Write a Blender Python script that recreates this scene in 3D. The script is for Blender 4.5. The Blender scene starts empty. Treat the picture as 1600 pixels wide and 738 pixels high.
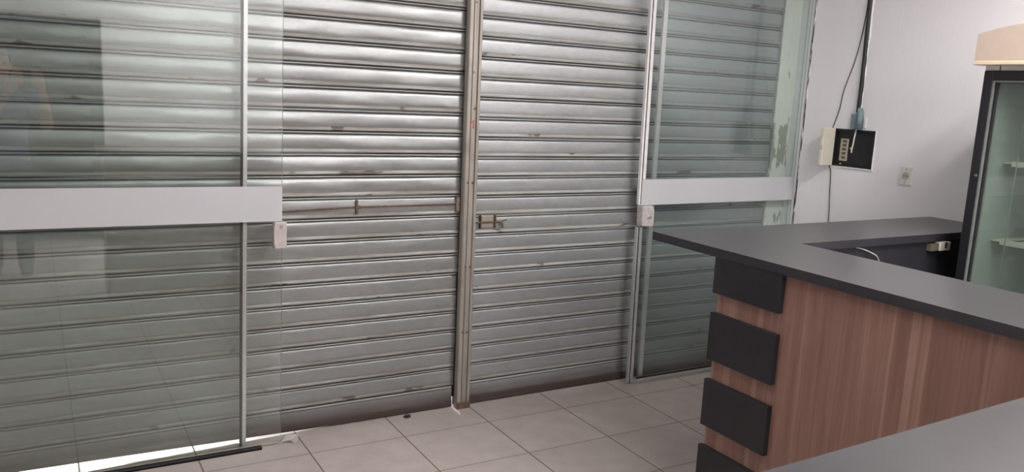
import bpy, bmesh, math, random
from mathutils import Vector, Matrix, noise

random.seed(7)
S = bpy.context.scene
COL = S.collection
PI = math.pi

# ------------------------------------------------------------------ materials
def new_mat(name):
    m = bpy.data.materials.new(name)
    m.use_nodes = True
    nt = m.node_tree
    nt.nodes.clear()
    out = nt.nodes.new('ShaderNodeOutputMaterial')
    return m, nt, out

def N(nt, kind, **kw):
    n = nt.nodes.new(kind)
    for k, v in kw.items():
        if k in n.inputs.keys():
            n.inputs[k].default_value = v
        else:
            setattr(n, k, v)
    return n

def L(nt, a, b):
    nt.links.new(a, b)

def ramp(nt, fac, stops):
    r = nt.nodes.new('ShaderNodeValToRGB')
    el = r.color_ramp.elements
    while len(el) < len(stops):
        el.new(0.5)
    for e, (p, c) in zip(el, stops):
        e.position = p
        e.color = (c[0], c[1], c[2], 1) if not isinstance(c, (int, float)) else (c, c, c, 1)
    L(nt, fac, r.inputs[0])
    return r.outputs[0]

def math_n(nt, op, a, b=None, c=None):
    n = nt.nodes.new('ShaderNodeMath')
    n.operation = op
    for i, v in enumerate((a, b, c)):
        if v is None:
            continue
        if isinstance(v, (int, float)):
            n.inputs[i].default_value = v
        else:
            L(nt, v, n.inputs[i])
    return n.outputs[0]

def mixc(nt, fac, a, b, mode='MIX'):
    n = nt.nodes.new('ShaderNodeMix')
    n.data_type = 'RGBA'
    n.blend_type = mode
    for sock, v in ((n.inputs[0], fac), (n.inputs[6], a), (n.inputs[7], b)):
        if isinstance(v, (int, float)):
            sock.default_value = v
        elif isinstance(v, tuple):
            sock.default_value = (v[0], v[1], v[2], 1)
        else:
            L(nt, v, sock)
    return n.outputs[2]

def noise_tex(nt, vec, scale, detail=4, rough=0.55, mapscale=None):
    if mapscale:
        mp = N(nt, 'ShaderNodeMapping')
        mp.inputs['Scale'].default_value = mapscale
        L(nt, vec, mp.inputs['Vector'])
        vec = mp.outputs[0]
    n = N(nt, 'ShaderNodeTexNoise')
    n.inputs['Scale'].default_value = scale
    n.inputs['Detail'].default_value = detail
    n.inputs['Roughness'].default_value = rough
    L(nt, vec, n.inputs['Vector'])
    return n.outputs['Fac']

def position(nt):
    return N(nt, 'ShaderNodeNewGeometry').outputs['Position']

def bump(nt, h, strength=0.2, dist=0.002):
    b = N(nt, 'ShaderNodeBump')
    b.inputs['Strength'].default_value = strength
    b.inputs['Distance'].default_value = dist
    L(nt, h, b.inputs['Height'])
    return b.outputs[0]

def principled(nt, out, color=None, rough=0.5, metal=0.0, spec=0.5, normal=None):
    p = N(nt, 'ShaderNodeBsdfPrincipled')
    for sock, v in (('Base Color', color), ('Roughness', rough), ('Metallic', metal), ('Specular IOR Level', spec)):
        if v is None:
            continue
        if isinstance(v, tuple):
            p.inputs[sock].default_value = (v[0], v[1], v[2], 1)
        elif isinstance(v, (int, float)):
            p.inputs[sock].default_value = v
        else:
            L(nt, v, p.inputs[sock])
    if normal is not None:
        L(nt, normal, p.inputs['Normal'])
    L(nt, p.outputs[0], out.inputs[0])
    return p

def plain(name, color, rough=0.5, metal=0.0, spec=0.5, var=0.12, nscale=25, bumps=0.0):
    """slightly mottled solid colour"""
    m, nt, out = new_mat(name)
    pos = position(nt)
    n = noise_tex(nt, pos, nscale, 5)
    lo = tuple(c * (1 - var) for c in color)
    hi = tuple(min(1, c * (1 + var)) for c in color)
    c = ramp(nt, n, [(0.3, lo), (0.7, hi)])
    nm = bump(nt, n, bumps, 0.002) if bumps else None
    principled(nt, out, c, rough, metal, spec, nm)
    return m

M = {}
# --- white plastered wall with fine vertical roller texture
m, nt, out = new_mat('white_wall_paint')
pos = position(nt)
n1 = noise_tex(nt, pos, 60, 6, 0.6, (1, 1, 0.22))
n2 = noise_tex(nt, pos, 1.4, 3)
c = ramp(nt, n2, [(0.3, (0.83, 0.815, 0.83)), (0.7, (0.885, 0.87, 0.885))])
c = mixc(nt, math_n(nt, 'MULTIPLY', n1, 0.14), c, (0.66, 0.64, 0.66))
principled(nt, out, c, 0.55, 0, 0.35, bump(nt, n1, 0.35, 0.004))
M['wall'] = m
# --- ceiling
M['ceiling'] = plain('ceiling_paint', (0.80, 0.79, 0.80), 0.8, var=0.03, nscale=3)
# --- floor tiles
m, nt, out = new_mat('ceramic_floor_tiles')
pos = position(nt)
sx = N(nt, 'ShaderNodeSeparateXYZ'); L(nt, pos, sx.inputs[0])
PX, PY, OX, OY = 0.4485, 0.388, 1.452, 3.372
tx = math_n(nt, 'DIVIDE', math_n(nt, 'SUBTRACT', sx.outputs[0], OX), PX)
ty = math_n(nt, 'DIVIDE', math_n(nt, 'SUBTRACT', sx.outputs[1], OY), PY)
def dist_to_line(t, pitch):
    f = math_n(nt, 'FRACT', t)
    d = math_n(nt, 'MINIMUM', f, math_n(nt, 'SUBTRACT', 1.0, f))
    return math_n(nt, 'MULTIPLY', d, pitch)
dg = math_n(nt, 'MINIMUM', dist_to_line(tx, PX), math_n(nt, 'MULTIPLY', dist_to_line(ty, PY), 1.35))
grout = ramp(nt, math_n(nt, 'MULTIPLY', dg, 100.0), [(0.20, 1.0), (0.38, 0.0)])
cell = N(nt, 'ShaderNodeCombineXYZ')
L(nt, math_n(nt, 'FLOOR', tx), cell.inputs[0]); L(nt, math_n(nt, 'FLOOR', ty), cell.inputs[1])
wn = N(nt, 'ShaderNodeTexWhiteNoise'); L(nt, cell.outputs[0], wn.inputs['Vector'])
n1 = noise_tex(nt, pos, 9, 6, 0.65)
n2 = noise_tex(nt, pos, 2.2, 3)
c = ramp(nt, n1, [(0.3, (0.41, 0.36, 0.335)), (0.7, (0.515, 0.46, 0.43))])
c = mixc(nt, math_n(nt, 'MULTIPLY', wn.outputs['Value'], 0.25), c, (0.38, 0.335, 0.31))
c = mixc(nt, ramp(nt, n2, [(0.45, 0.0), (0.75, 0.35)]), c, (0.37, 0.33, 0.305))
vor = N(nt, 'ShaderNodeTexVoronoi'); vor.inputs['Scale'].default_value = 7.0; L(nt, pos, vor.inputs['Vector'])
speck = ramp(nt, vor.outputs['Distance'], [(0.012, 0.7), (0.03, 0.0)])
c = mixc(nt, speck, c, (0.10, 0.08, 0.07))
c = mixc(nt, grout, c, (0.16, 0.115, 0.09))
r = mixc(nt, grout, (0.38, 0.38, 0.38), (0.9, 0.9, 0.9))
hgt = math_n(nt, 'SUBTRACT', 1.0, grout)
principled(nt, out, c, r, 0, 0.45, bump(nt, hgt, 0.5, 0.002))
M['floor'] = m
# --- galvanised steel slats (one per curtain: seam phase differs)
def slat_mat(name, z0, pitch, tint, dirt_c, dirt_amount, metal_k, r_lo, r_hi):
    m, nt, out = new_mat(name)
    pos = position(nt)
    s = N(nt, 'ShaderNodeSeparateXYZ'); L(nt, pos, s.inputs[0])
    u = math_n(nt, 'FRACT', math_n(nt, 'DIVIDE', math_n(nt, 'SUBTRACT', s.outputs[2], z0), pitch))   # 0 just above a seam, up to 1
    long = noise_tex(nt, pos, 3.0, 5, 0.6, (1.0, 1, 9))
    fine = noise_tex(nt, pos, 40, 5, 0.65, (0.5, 1, 1.4))
    big = noise_tex(nt, pos, 2.2, 3, 0.5)
    c = ramp(nt, fine, [(0.25, tuple(t * 0.86 for t in tint)), (0.75, tuple(min(1, t * 1.1) for t in tint))])
    c = mixc(nt, ramp(nt, big, [(0.4, 0.0), (0.72, 0.45)]), c, tuple(t * 0.72 for t in tint))
    # brown grime sitting on the lip over each seam
    lip = ramp(nt, u, [(0.0, 0.80), (0.12, 0.75), (0.165, 1.0), (0.20, 0.9), (0.25, 0.0)])
    dirt = math_n(nt, 'MULTIPLY', lip, ramp(nt, long, [(0.30, 0.25 * dirt_amount), (0.70, dirt_amount)]))
    c = mixc(nt, dirt, c, dirt_c)
    gap = ramp(nt, u, [(0.0, 1.0), (0.020, 1.0), (0.032, 0.0)])
    gap2 = ramp(nt, u, [(0.965, 0.0), (0.985, 1.0)])
    c = mixc(nt, math_n(nt, 'MAXIMUM', gap, gap2), c, (0.035, 0.03, 0.028))
    groove = ramp(nt, u, [(0.84, 0.0), (0.860, 0.85), (0.893, 0.85), (0.905, 0.0)])
    c = mixc(nt, groove, c, (0.06, 0.055, 0.05))
    # sparse rust spots
    spots = noise_tex(nt, pos, 6.5, 3, 0.5, (1, 1, 2.5))
    c = mixc(nt, math_n(nt, 'MULTIPLY', lip, ramp(nt, spots, [(0.66, 0.0), (0.70, 0.9)])), c, (0.07, 0.05, 0.04))
    # soiled lower slats
    low = ramp(nt, math_n(nt, 'ADD', math_n(nt, 'SUBTRACT', s.outputs[2], 0.025), math_n(nt, 'MULTIPLY', big, 0.05)), [(0.044, 0.97), (0.060, 0.80), (0.12, 0.36), (0.85, 0.0)])
    c = mixc(nt, low, c, (0.052, 0.036, 0.031))
    metal = math_n(nt, 'MULTIPLY', math_n(nt, 'SUBTRACT', 1.0, math_n(nt, 'MAXIMUM', dirt, low)), metal_k)
    rg = mixc(nt, math_n(nt, 'MAXIMUM', dirt, low), ramp(nt, fine, [(0.2, r_lo), (0.8, r_hi)]), (0.8, 0.8, 0.8))
    principled(nt, out, c, rg, metal, math_n(nt, 'SUBTRACT', 0.5, math_n(nt, 'MULTIPLY', dirt, 0.4)), bump(nt, fine, 0.12, 0.002))
    return m
ZL, PL_ = 0.1145, 0.09936
ZR, PR_ = 0.1227, 0.0976
M['slat_left'] = slat_mat('galvanised_slats_warm', ZL, PL_, (0.385, 0.395, 0.39), (0.20, 0.172, 0.135), 0.92, 0.58, 0.27, 0.40)
M['slat_right'] = slat_mat('galvanised_slats_cool', ZR, PR_, (0.455, 0.47, 0.475), (0.25, 0.232, 0.185), 0.92, 0.55, 0.33, 0.44)
# --- post metal with rust streaks
m, nt, out = new_mat('stained_steel_post')
pos = position(nt)
n1 = noise_tex(nt, pos, 30, 6, 0.65, (1, 1, 0.12))
n2 = noise_tex(nt, pos, 5, 4, 0.6, (1, 1, 0.8))
c = ramp(nt, n1, [(0.25, (0.27, 0.245, 0.215)), (0.7, (0.42, 0.39, 0.35))])
c = mixc(nt, ramp(nt, n2, [(0.56, 0.0), (0.72, 0.7)]), c, (0.20, 0.135, 0.10))
principled(nt, out, c, 0.5, 0.45, 0.5, bump(nt, n1, 0.15, 0.002))
M['post'] = m
M['dark_steel'] = plain('dark_shadowed_steel', (0.06, 0.05, 0.045), 0.7, 0.3, var=0.4)
M['rust'] = plain('rusty_iron', (0.15, 0.095, 0.07), 0.75, 0.3, var=0.5, nscale=80, bumps=0.3)
M['bolt_steel'] = plain('tarnished_bolt', (0.22, 0.18, 0.15), 0.5, 0.6, var=0.4, nscale=120)
M['red_paint'] = plain('red_marker_paint', (0.36, 0.05, 0.04), 0.6, var=0.2)
# --- glass: straight-through transmission plus mirror reflection by angle
def glass_mat(name, tint, f0=0.04, rough=0.0, dirt=0.0):
    m, nt, out = new_mat(name)
    lw = N(nt, 'ShaderNodeLayerWeight'); lw.inputs['Blend'].default_value = 0.5
    p5 = math_n(nt, 'POWER', lw.outputs['Facing'], 5.0)
    fr = math_n(nt, 'ADD', math_n(nt, 'MULTIPLY', p5, 1 - f0), f0)
    tr = N(nt, 'ShaderNodeBsdfTransparent'); tr.inputs[0].default_value = (*tint, 1)
    gl = N(nt, 'ShaderNodeBsdfGlossy'); gl.inputs['Roughness'].default_value = rough
    gl.inputs[0].default_value = (1, 1, 1, 1)
    mx = N(nt, 'ShaderNodeMixShader')
    L(nt, fr, mx.inputs[0]); L(nt, tr.outputs[0], mx.inputs[1]); L(nt, gl.outputs[0], mx.inputs[2])
    last = mx.outputs[0]
    if dirt:
        pos = position(nt)
        n = noise_tex(nt, pos, 3.0, 5, 0.6, (1, 1, 0.35))
        df = N(nt, 'ShaderNodeBsdfDiffuse'); df.inputs[0].default_value = (0.62, 0.63, 0.62, 1)
        m2 = N(nt, 'ShaderNodeMixShader')
        L(nt, ramp(nt, n, [(0.3, dirt * 0.4), (0.75, dirt)]), m2.inputs[0])
        L(nt, last, m2.inputs[1]); L(nt, df.outputs[0], m2.inputs[2])
        last = m2.outputs[0]
    L(nt, last, out.inputs[0])
    return m
M['glass_left'] = glass_mat('clear_green_glass', (0.968, 0.985, 0.977), 0.043, 0.0, 0.02)
M['glass_right'] = glass_mat('green_tinted_glass', (0.950, 0.972, 0.968), 0.043, 0.0, 0.02)
M['glass_edge'] = plain('pale_green_glass_edge', (0.45, 0.52, 0.46), 0.3, var=0.1)
M['glass_edge_low'] = plain('amber_glass_edge', (0.62, 0.52, 0.33), 0.3, var=0.1)
M['fridge_glass'] = glass_mat('fridge_door_glass', (0.82, 0.875, 0.845), 0.06, 0.0, 0.05)
# --- frosted adhesive band, faintly see-through
m, nt, out = new_mat('frosted_white_film')
p = N(nt, 'ShaderNodeBsdfPrincipled'); p.inputs['Base Color'].default_value = (0.57, 0.575, 0.60, 1); p.inputs['Roughness'].default_value = 0.45
tr = N(nt, 'ShaderNodeBsdfTransparent')
mx = N(nt, 'ShaderNodeMixShader'); mx.inputs[0].default_value = 0.06
L(nt, p.outputs[0], mx.inputs[1]); L(nt, tr.outputs[0], mx.inputs[2]); L(nt, mx.outputs[0], out.inputs[0])
M['frost'] = m
# --- crinkled clear plastic
m, nt, out = new_mat('thin_clear_plastic')
gl = N(nt, 'ShaderNodeBsdfGlossy'); gl.inputs['Roughness'].default_value = 0.15
df = N(nt, 'ShaderNodeBsdfDiffuse'); df.inputs[0].default_value = (0.85, 0.82, 0.80, 1)
tr = N(nt, 'ShaderNodeBsdfTransparent')
a = N(nt, 'ShaderNodeMixShader'); a.inputs[0].default_value = 0.45
L(nt, gl.outputs[0], a.inputs[1]); L(nt, df.outputs[0], a.inputs[2])
b = N(nt, 'ShaderNodeMixShader'); b.inputs[0].default_value = 0.45
L(nt, a.outputs[0], b.inputs[1]); L(nt, tr.outputs[0], b.inputs[2]); L(nt, b.outputs[0], out.inputs[0])
M['clear_plastic'] = m
M['aluminium'] = plain('brushed_aluminium', (0.62, 0.62, 0.61), 0.38, 0.6, var=0.08, nscale=60)
M['white_alu'] = plain('white_painted_aluminium', (0.78, 0.77, 0.76), 0.4, var=0.05)
M['gasket'] = plain('black_rubber_gasket', (0.02, 0.02, 0.022), 0.6, var=0.2)
M['lock'] = plain('pinkish_grey_lock_casting', (0.52, 0.47, 0.465), 0.45, 0.1, var=0.06)
M['lock_worn'] = plain('worn_beige_lock_casting', (0.52, 0.48, 0.45), 0.5, 0.1, var=0.2, nscale=40)
M['screw'] = plain('dull_screw', (0.35, 0.33, 0.32), 0.4, 0.6)
# --- walnut laminate with upright grain and board-like streaks
m, nt, out = new_mat('walnut_laminate')
pos = position(nt)
s = N(nt, 'ShaderNodeSeparateXYZ'); L(nt, pos, s.inputs[0])
warp = noise_tex(nt, pos, 3.1, 2, 0.5, (0, 1, 0.0))
yy = math_n(nt, 'ADD', s.outputs[1], math_n(nt, 'MULTIPLY', warp, 0.55))
def board(freq, seed):
    w_ = N(nt, 'ShaderNodeTexWhiteNoise'); w_.noise_dimensions = '1D'
    L(nt, math_n(nt, 'FLOOR', math_n(nt, 'ADD', math_n(nt, 'MULTIPLY', yy, freq), seed)), w_.inputs['W'])
    return w_.outputs['Value']
g1 = noise_tex(nt, pos, 30, 6, 0.65, (0, 1, 0.045))
g2 = noise_tex(nt, pos, 150, 4, 0.6, (0, 1, 0.03))
g3 = noise_tex(nt, pos, 9, 4, 0.6, (0, 1, 0.40))
c = ramp(nt, g1, [(0.25, (0.20, 0.108, 0.082)), (0.55, (0.295, 0.17, 0.133)), (0.80, (0.39, 0.25, 0.20))])
c = mixc(nt, math_n(nt, 'MULTIPLY', board(11.0, 0.3), 0.50), c, (0.19, 0.10, 0.077))
c = mixc(nt, ramp(nt, board(46.0, 0.7), [(0.76, 0.0), (0.82, 0.6)]), c, (0.40, 0.255, 0.20))
c = mixc(nt, ramp(nt, g2, [(0.5, 0.0), (0.75, 0.3)]), c, (0.13, 0.065, 0.048))
c = mixc(nt, ramp(nt, g3, [(0.60, 0.0), (0.74, 0.30)]), c, (0.11, 0.062, 0.052))
principled(nt, out, c, 0.42, 0, 0.4)
M['walnut'] = m
# --- dark laminate worktop
m, nt, out = new_mat('graphite_laminate_top')
pos = position(nt)
n1 = noise_tex(nt, pos, 26, 2, 0.5)
n2 = noise_tex(nt, pos, 3, 2)
c = ramp(nt, n1, [(0.3, (0.054, 0.051, 0.055)), (0.7, (0.062, 0.059, 0.063))])
c = mixc(nt, ramp(nt, n2, [(0.4, 0.0), (0.75, 0.25)]), c, (0.09, 0.086, 0.09))
principled(nt, out, c, 0.31, 0, 0.7)
M['top'] = m
M['top_edge'] = plain('graphite_edge_band', (0.032, 0.031, 0.038), 0.33, var=0.1)
M['black_board'] = plain('black_melamine_board', (0.017, 0.016, 0.020), 0.5, var=0.15)
M['dark_board'] = plain('dark_inner_board', (0.013, 0.013, 0.018), 0.6, var=0.2)
M['beige'] = plain('beige_fridge_plastic', (0.55, 0.45, 0.37), 0.5, var=0.04)
M['beige_edge'] = plain('cream_moulding', (0.72, 0.60, 0.42), 0.45, var=0.04)
M['fridge_black'] = plain('black_fridge_frame', (0.014, 0.014, 0.017), 0.35, var=0.15)
M['liner_shaded'] = plain('shaded_fridge_liner', (0.22, 0.26, 0.235), 0.5, var=0.03)  # white liner darkened: the shade inside the fridge is put into its colour
M['shelf'] = plain('cream_coated_shelf', (0.74, 0.70, 0.62), 0.45, var=0.05)
M['grey_gasket'] = plain('grey_door_gasket', (0.16, 0.17, 0.17), 0.45)
M['liner_lit'] = plain('lit_fridge_side_liner', (0.52, 0.56, 0.53), 0.45, var=0.03)  # same liner in a paler tone, light on the side wall painted in
M['cream_plastic'] = plain('cream_aged_plastic', (0.73, 0.69, 0.58), 0.45, var=0.06)
M['panel_black'] = plain('black_panel_plate', (0.012, 0.012, 0.016), 0.5, var=0.2)
M['breaker'] = plain('cream_breaker', (0.55, 0.46, 0.33), 0.5, var=0.2, nscale=60)
M['breaker_grey'] = plain('grey_breaker_toggle', (0.10, 0.11, 0.13), 0.5)
M['yellow'] = plain('yellow_indicator', (0.75, 0.62, 0.20), 0.4)
M['white_cable'] = plain('white_cable_sheath', (0.80, 0.79, 0.78), 0.45, var=0.05)
M['black_cable'] = plain('black_cable_sheath', (0.016, 0.016, 0.018), 0.5, var=0.3)
M['blue_pvc'] = plain('grey_blue_pvc', (0.17, 0.24, 0.27), 0.5, var=0.18, nscale=40)
M['plaster'] = plain('rough_white_plaster', (0.80, 0.79, 0.78), 0.9, var=0.12, nscale=70, bumps=0.6)
M['outlet'] = plain('ivory_outlet_plastic', (0.74, 0.71, 0.64), 0.4, var=0.04)
M['outlet_dark'] = plain('outlet_socket_holes', (0.10, 0.09, 0.085), 0.6)
M['outlet_grey'] = plain('grey_outlet_insert', (0.50, 0.49, 0.47), 0.5)
M['dark_olive'] = plain('olive_box_side', (0.11, 0.105, 0.075), 0.6)
# --- flaking pale green pilaster
m, nt, out = new_mat('flaking_green_paint')
pos = position(nt)
s = N(nt, 'ShaderNodeSeparateXYZ'); L(nt, pos, s.inputs[0])
n1 = noise_tex(nt, pos, 45, 6, 0.65, (1, 1, 0.1))
n2 = noise_tex(nt, pos, 9, 6, 0.6, (1.3, 1, 0.55))
c = ramp(nt, n1, [(0.25, (0.78, 0.76, 0.69)), (0.7, (0.90, 0.88, 0.81))])
zb = ramp(nt, math_n(nt, 'ABSOLUTE', math_n(nt, 'SUBTRACT', s.outputs[2], 1.36)), [(0.05, 0.16), (0.22, 0.0)])
xb = ramp(nt, s.outputs[0], [(0.0, 0.0), (1.0, 0.0)])
fl = ramp(nt, math_n(nt, 'ADD', n2, zb), [(0.60, 0.0), (0.625, 1.0)])
c = mixc(nt, fl, c, (0.36, 0.36, 0.29))
principled(nt, out, c, 0.7, 0, 0.3, bump(nt, fl, 0.6, 0.003))
M['pilaster'] = m
# --- caulk bead: black line broken with white filler
m, nt, out = new_mat('patchy_black_and_white_caulk')
pos = position(nt)
n1 = noise_tex(nt, pos, 12, 5, 0.6, (1, 30, 1))
c = ramp(nt, n1, [(0.50, (0.03, 0.03, 0.035)), (0.56, (0.80, 0.79, 0.80))])
principled(nt, out, c, 0.6, 0, 0.3)
M['caulk'] = m
M['pavement'] = plain('sunlit_concrete', (0.62, 0.58, 0.54), 0.9, var=0.1, nscale=6)
M['dark_room'] = plain('dim_corridor_paint', (0.10, 0.095, 0.09), 0.8, var=0.1)
M['lamp_body'] = plain('white_lamp_housing', (0.8, 0.8, 0.8), 0.4)
M['debris'] = plain('dark_grit', (0.02, 0.018, 0.017), 0.9)
M['skin'] = plain('skin', (0.55, 0.31, 0.23), 0.5, var=0.06, nscale=30)
M['hair'] = plain('dark_hair', (0.025, 0.018, 0.014), 0.55, var=0.3, nscale=90)
M['shirt'] = plain('blue_cotton_shirt', (0.10, 0.14, 0.30), 0.85, var=0.12, nscale=60)
M['trousers'] = plain('dark_trousers', (0.03, 0.032, 0.04), 0.85, var=0.2, nscale=60)
M['shoe'] = plain('black_shoe_leather', (0.02, 0.02, 0.02), 0.4)
M['phone'] = plain('dark_phone_shell', (0.015, 0.016, 0.02), 0.25)
M['lens'] = plain('lens_glass', (0.005, 0.005, 0.01), 0.05)
m, nt, out = new_mat('lamp_diffuser')
em = N(nt, 'ShaderNodeEmission'); em.inputs[0].default_value = (1.0, 0.97, 0.95, 1); em.inputs[1].default_value = 14.0
L(nt, em.outputs[0], out.inputs[0])
M['diffuser'] = m

# ------------------------------------------------------------------ geometry helpers
def box(bm, x0, x1, y0, y1, z0, z1, bevel=0.0, seg=2, mi=0, slope=0.0):
    """axis box; slope shears x with height (a leaning pane edge)"""
    vs = []
    for x in (x0, x1):
        for y in (y0, y1):
            for z in (z0, z1):
                vs.append(bm.verts.new((x + slope * z, y, z)))
    idx = [(0, 1, 3, 2), (4, 6, 7, 5), (0, 4, 5, 1), (2, 3, 7, 6), (0, 2, 6, 4), (1, 5, 7, 3)]
    fs = [bm.faces.new([vs[i] for i in q]) for q in idx]
    for f in fs:
        f.material_index = mi
    if bevel > 0:
        es = list({e for f in fs for e in f.edges})
        r = bmesh.ops.bevel(bm, geom=es, offset=bevel, segments=seg, profile=0.5, affect='EDGES', clamp_overlap=True)
        for f in r['faces']:
            f.material_index = mi
    return vs

def prism(bm, pts, a0, a1, axis='Y', mi=0):
    """closed outline pts extruded along an axis; pts are the two other coordinates in order"""
    def co(p, a):
        if axis == 'Y':
            return (p[0], a, p[1])
        if axis == 'X':
            return (a, p[0], p[1])
        return (p[0], p[1], a)
    A = [bm.verts.new(co(p, a0)) for p in pts]
    B = [bm.verts.new(co(p, a1)) for p in pts]
    n = len(pts)
    fs = [bm.faces.new(A), bm.faces.new(B[::-1])]
    for i in range(n):
        fs.append(bm.faces.new((A[i], B[i], B[(i + 1) % n], A[(i + 1) % n])))
    for f in fs:
        f.material_index = mi
    return fs

def tube(bm, pts, r, n=8, closed_caps=True, mi=0):
    pts = [Vector(p) for p in pts]
    rings = []
    for i, p in enumerate(pts):
        t = (pts[min(i + 1, len(pts) - 1)] - pts[max(i - 1, 0)]).normalized()
        a = t.orthogonal().normalized() if i == 0 else (rings_n - t * rings_n.dot(t)).normalized()
        rings_n = a
        b = t.cross(a)
        rr = r[i] if isinstance(r, (list, tuple)) else r
        rings.append([bm.verts.new(p + (a * math.cos(2 * PI * k / n) + b * math.sin(2 * PI * k / n)) * rr) for k in range(n)])
    for i in range(len(rings) - 1):
        for k in range(n):
            f = bm.faces.new((rings[i][k], rings[i][(k + 1) % n], rings[i + 1][(k + 1) % n], rings[i + 1][k]))
            f.material_index = mi; f.smooth = True
    if closed_caps:
        bm.faces.new(rings[0][::-1]).material_index = mi
        bm.faces.new(rings[-1]).material_index = mi

def disc(bm, c, r, depth, axis, n=16, mi=0):
    """short cylinder starting at c, going depth along axis vector"""
    c = Vector(c); d = Vector(axis).normalized()
    tube(bm, [c, c + d * depth], r, n, True, mi)

def spline(pts, n=8):
    pts = [Vector(p) for p in pts]
    res = []
    for i in range(len(pts) - 1):
        p0 = pts[max(i - 1, 0)]; p1 = pts[i]; p2 = pts[i + 1]; p3 = pts[min(i + 2, len(pts) - 1)]
        for k in range(n):
            t = k / n
            res.append(0.5 * ((2 * p1) + (p2 - p0) * t + (2 * p0 - 5 * p1 + 4 * p2 - p3) * t * t + (3 * p1 - p0 - 3 * p2 + p3) * t ** 3))
    res.append(pts[-1])
    return res

def obj(name, bm, mats, parent=None, smooth=False, label=None):
    bmesh.ops.recalc_face_normals(bm, faces=bm.faces[:])
    me = bpy.data.meshes.new(name)
    bm.to_mesh(me); bm.free()
    for mt in (mats if isinstance(mats, (list, tuple)) else [mats]):
        me.materials.append(mt)
    if smooth:
        for p in me.polygons:
            p.use_smooth = True
    o = bpy.data.objects.new(name, me)
    COL.objects.link(o)
    if parent is not None:
        o.parent = parent
        # parents are only translated / turned empties: keep the world coordinates used while modelling
        def world(q):
            return q.matrix_basis.copy() if q.parent is None else world(q.parent) @ q.matrix_parent_inverse @ q.matrix_basis
        o.matrix_parent_inverse = world(parent).inverted()
    if label:
        o['label'] = label
    return o

def B():
    return bmesh.new()

def boxobj(name, dims, mat, parent=None, bevel=0.0, label=None, slope=0.0, seg=2):
    bm = B(); box(bm, *dims, bevel=bevel, slope=slope, seg=seg)
    return obj(name, bm, mat, parent, label=label)

def tag(o, label, cat, group=None, kind='thing'):
    o['label'] = label; o['category'] = cat; o['kind'] = kind
    if group:
        o['group'] = group
    return o

def thing(name, label, cat, loc=(0, 0, 0), group=None):
    o = bpy.data.objects.new(name, None)
    o.empty_display_size = 0.05
    COL.objects.link(o)
    o.location = loc
    return tag(o, label, cat, group)

def struct(o):
    o['kind'] = 'structure'
    return o

# ------------------------------------------------------------------ the room
XW = 4.10            # side wall on the right
XL = -1.60           # side wall on the left
YB = -1.70           # wall behind the camera
YF = 3.53            # glass line
YS = 3.628           # shutter line
ZC = 2.80            # ceiling
bm = B(); box(bm, XL - 0.15, XW + 0.15, YB - 0.15, 3.80, -0.12, 0.0)
struct(obj('floor', bm, M['floor']))
bm = B(); box(bm, XL - 0.15, XW + 0.15, YB - 0.15, 3.95, ZC, ZC + 0.12)
struct(obj('ceiling', bm, M['ceiling']))
# right wall with the recess of the breaker panel
PY0, PY1, PZ0, PZ1 = 3.008, 3.274, 1.288, 1.500
bm = B()
box(bm, XW, XW + 0.15, YB - 0.15, PY0, 0, ZC)
box(bm, XW, XW + 0.15, PY1, 3.95, 0, ZC)
box(bm, XW, XW + 0.15, PY0, PY1, 0, PZ0)
box(bm, XW, XW + 0.15, PY0, PY1, PZ1, ZC)
box(bm, XW + 0.075, XW + 0.15, PY0, PY1, PZ0, PZ1)
struct(obj('wall_right', bm, M['wall']))
bm = B(); box(bm, XL - 0.15, XL, YB - 0.15, 3.95, 0, ZC)
struct(obj('wall_left', bm, M['wall']))
# back wall with a doorway into a dark corridor
DX0, DX1, DZ = -0.42, 0.60, 2.10
bm = B()
box(bm, XL - 0.15, DX0, YB - 0.15, YB, 0, ZC)
box(bm, DX1, XW + 0.15, YB - 0.15, YB, 0, ZC)
box(bm, DX0, DX1, YB - 0.15, YB, DZ, ZC)
struct(obj('wall_back', bm, M['wall']))
bm = B()
box(bm, DX0 - 0.2, DX0, YB - 2.0, YB - 0.15, 0, DZ + 0.1)
box(bm, DX1, DX1 + 0.2, YB - 2.0, YB - 0.15, 0, DZ + 0.1)
box(bm, DX0 - 0.2, DX1 + 0.2, YB - 2.15, YB - 2.0, 0, DZ + 0.1)
box(bm, DX0 - 0.2, DX1 + 0.2, YB - 2.15, YB - 0.15, DZ + 0.1, DZ + 0.2)
box(bm, DX0 - 0.2, DX1 + 0.2, YB - 2.15, YB - 0.15, -0.12, -0.001)
struct(obj('wall_corridor', bm, M['dark_room']))
# front: lintel over the glass and the shutters, flaking pilaster beside the right shutter
bm = B()
box(bm, XL, XW, 3.46, 3.95, 2.36, ZC)
struct(obj('wall_front', bm, M['wall']))
bm = B()
box(bm, 3.955, XW, 3.617, 3.80, 0, 2.36, bevel=0.004)
struct(obj('wall_pilaster', bm, M['pilaster']))
bm = B()
pts = []
for i in range(60):
    z = 2.36 * i / 59
    w = 0.006 + 0.0015 * noise.noise(Vector((0, 0, z * 9)))
    pts.append((z, w))
for i in range(59):
    z0, w0 = pts[i]; z1, w1 = pts[i + 1]
    q = [(XW, YF - w0), (XW - 0.006, YF - w0 * 0.6), (XW - 0.006, YF + w0 * 0.6), (XW, YF + w0)]
    q2 = [(XW, YF - w1), (XW - 0.006, YF - w1 * 0.6), (XW - 0.006, YF + w1 * 0.6), (XW, YF + w1)]
    a = [bm.verts.new((x, y - 0.012, z0)) for x, y in q]; b = [bm.verts.new((x, y - 0.012, z1)) for x, y in q2]
    for k in range(3):
        bm.faces.new((a[k], a[k + 1], b[k + 1], b[k]))
bmesh.ops.remove_doubles(bm, verts=bm.verts[:], dist=1e-5)
struct(obj('trim_1', bm, M['caulk']))
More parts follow.
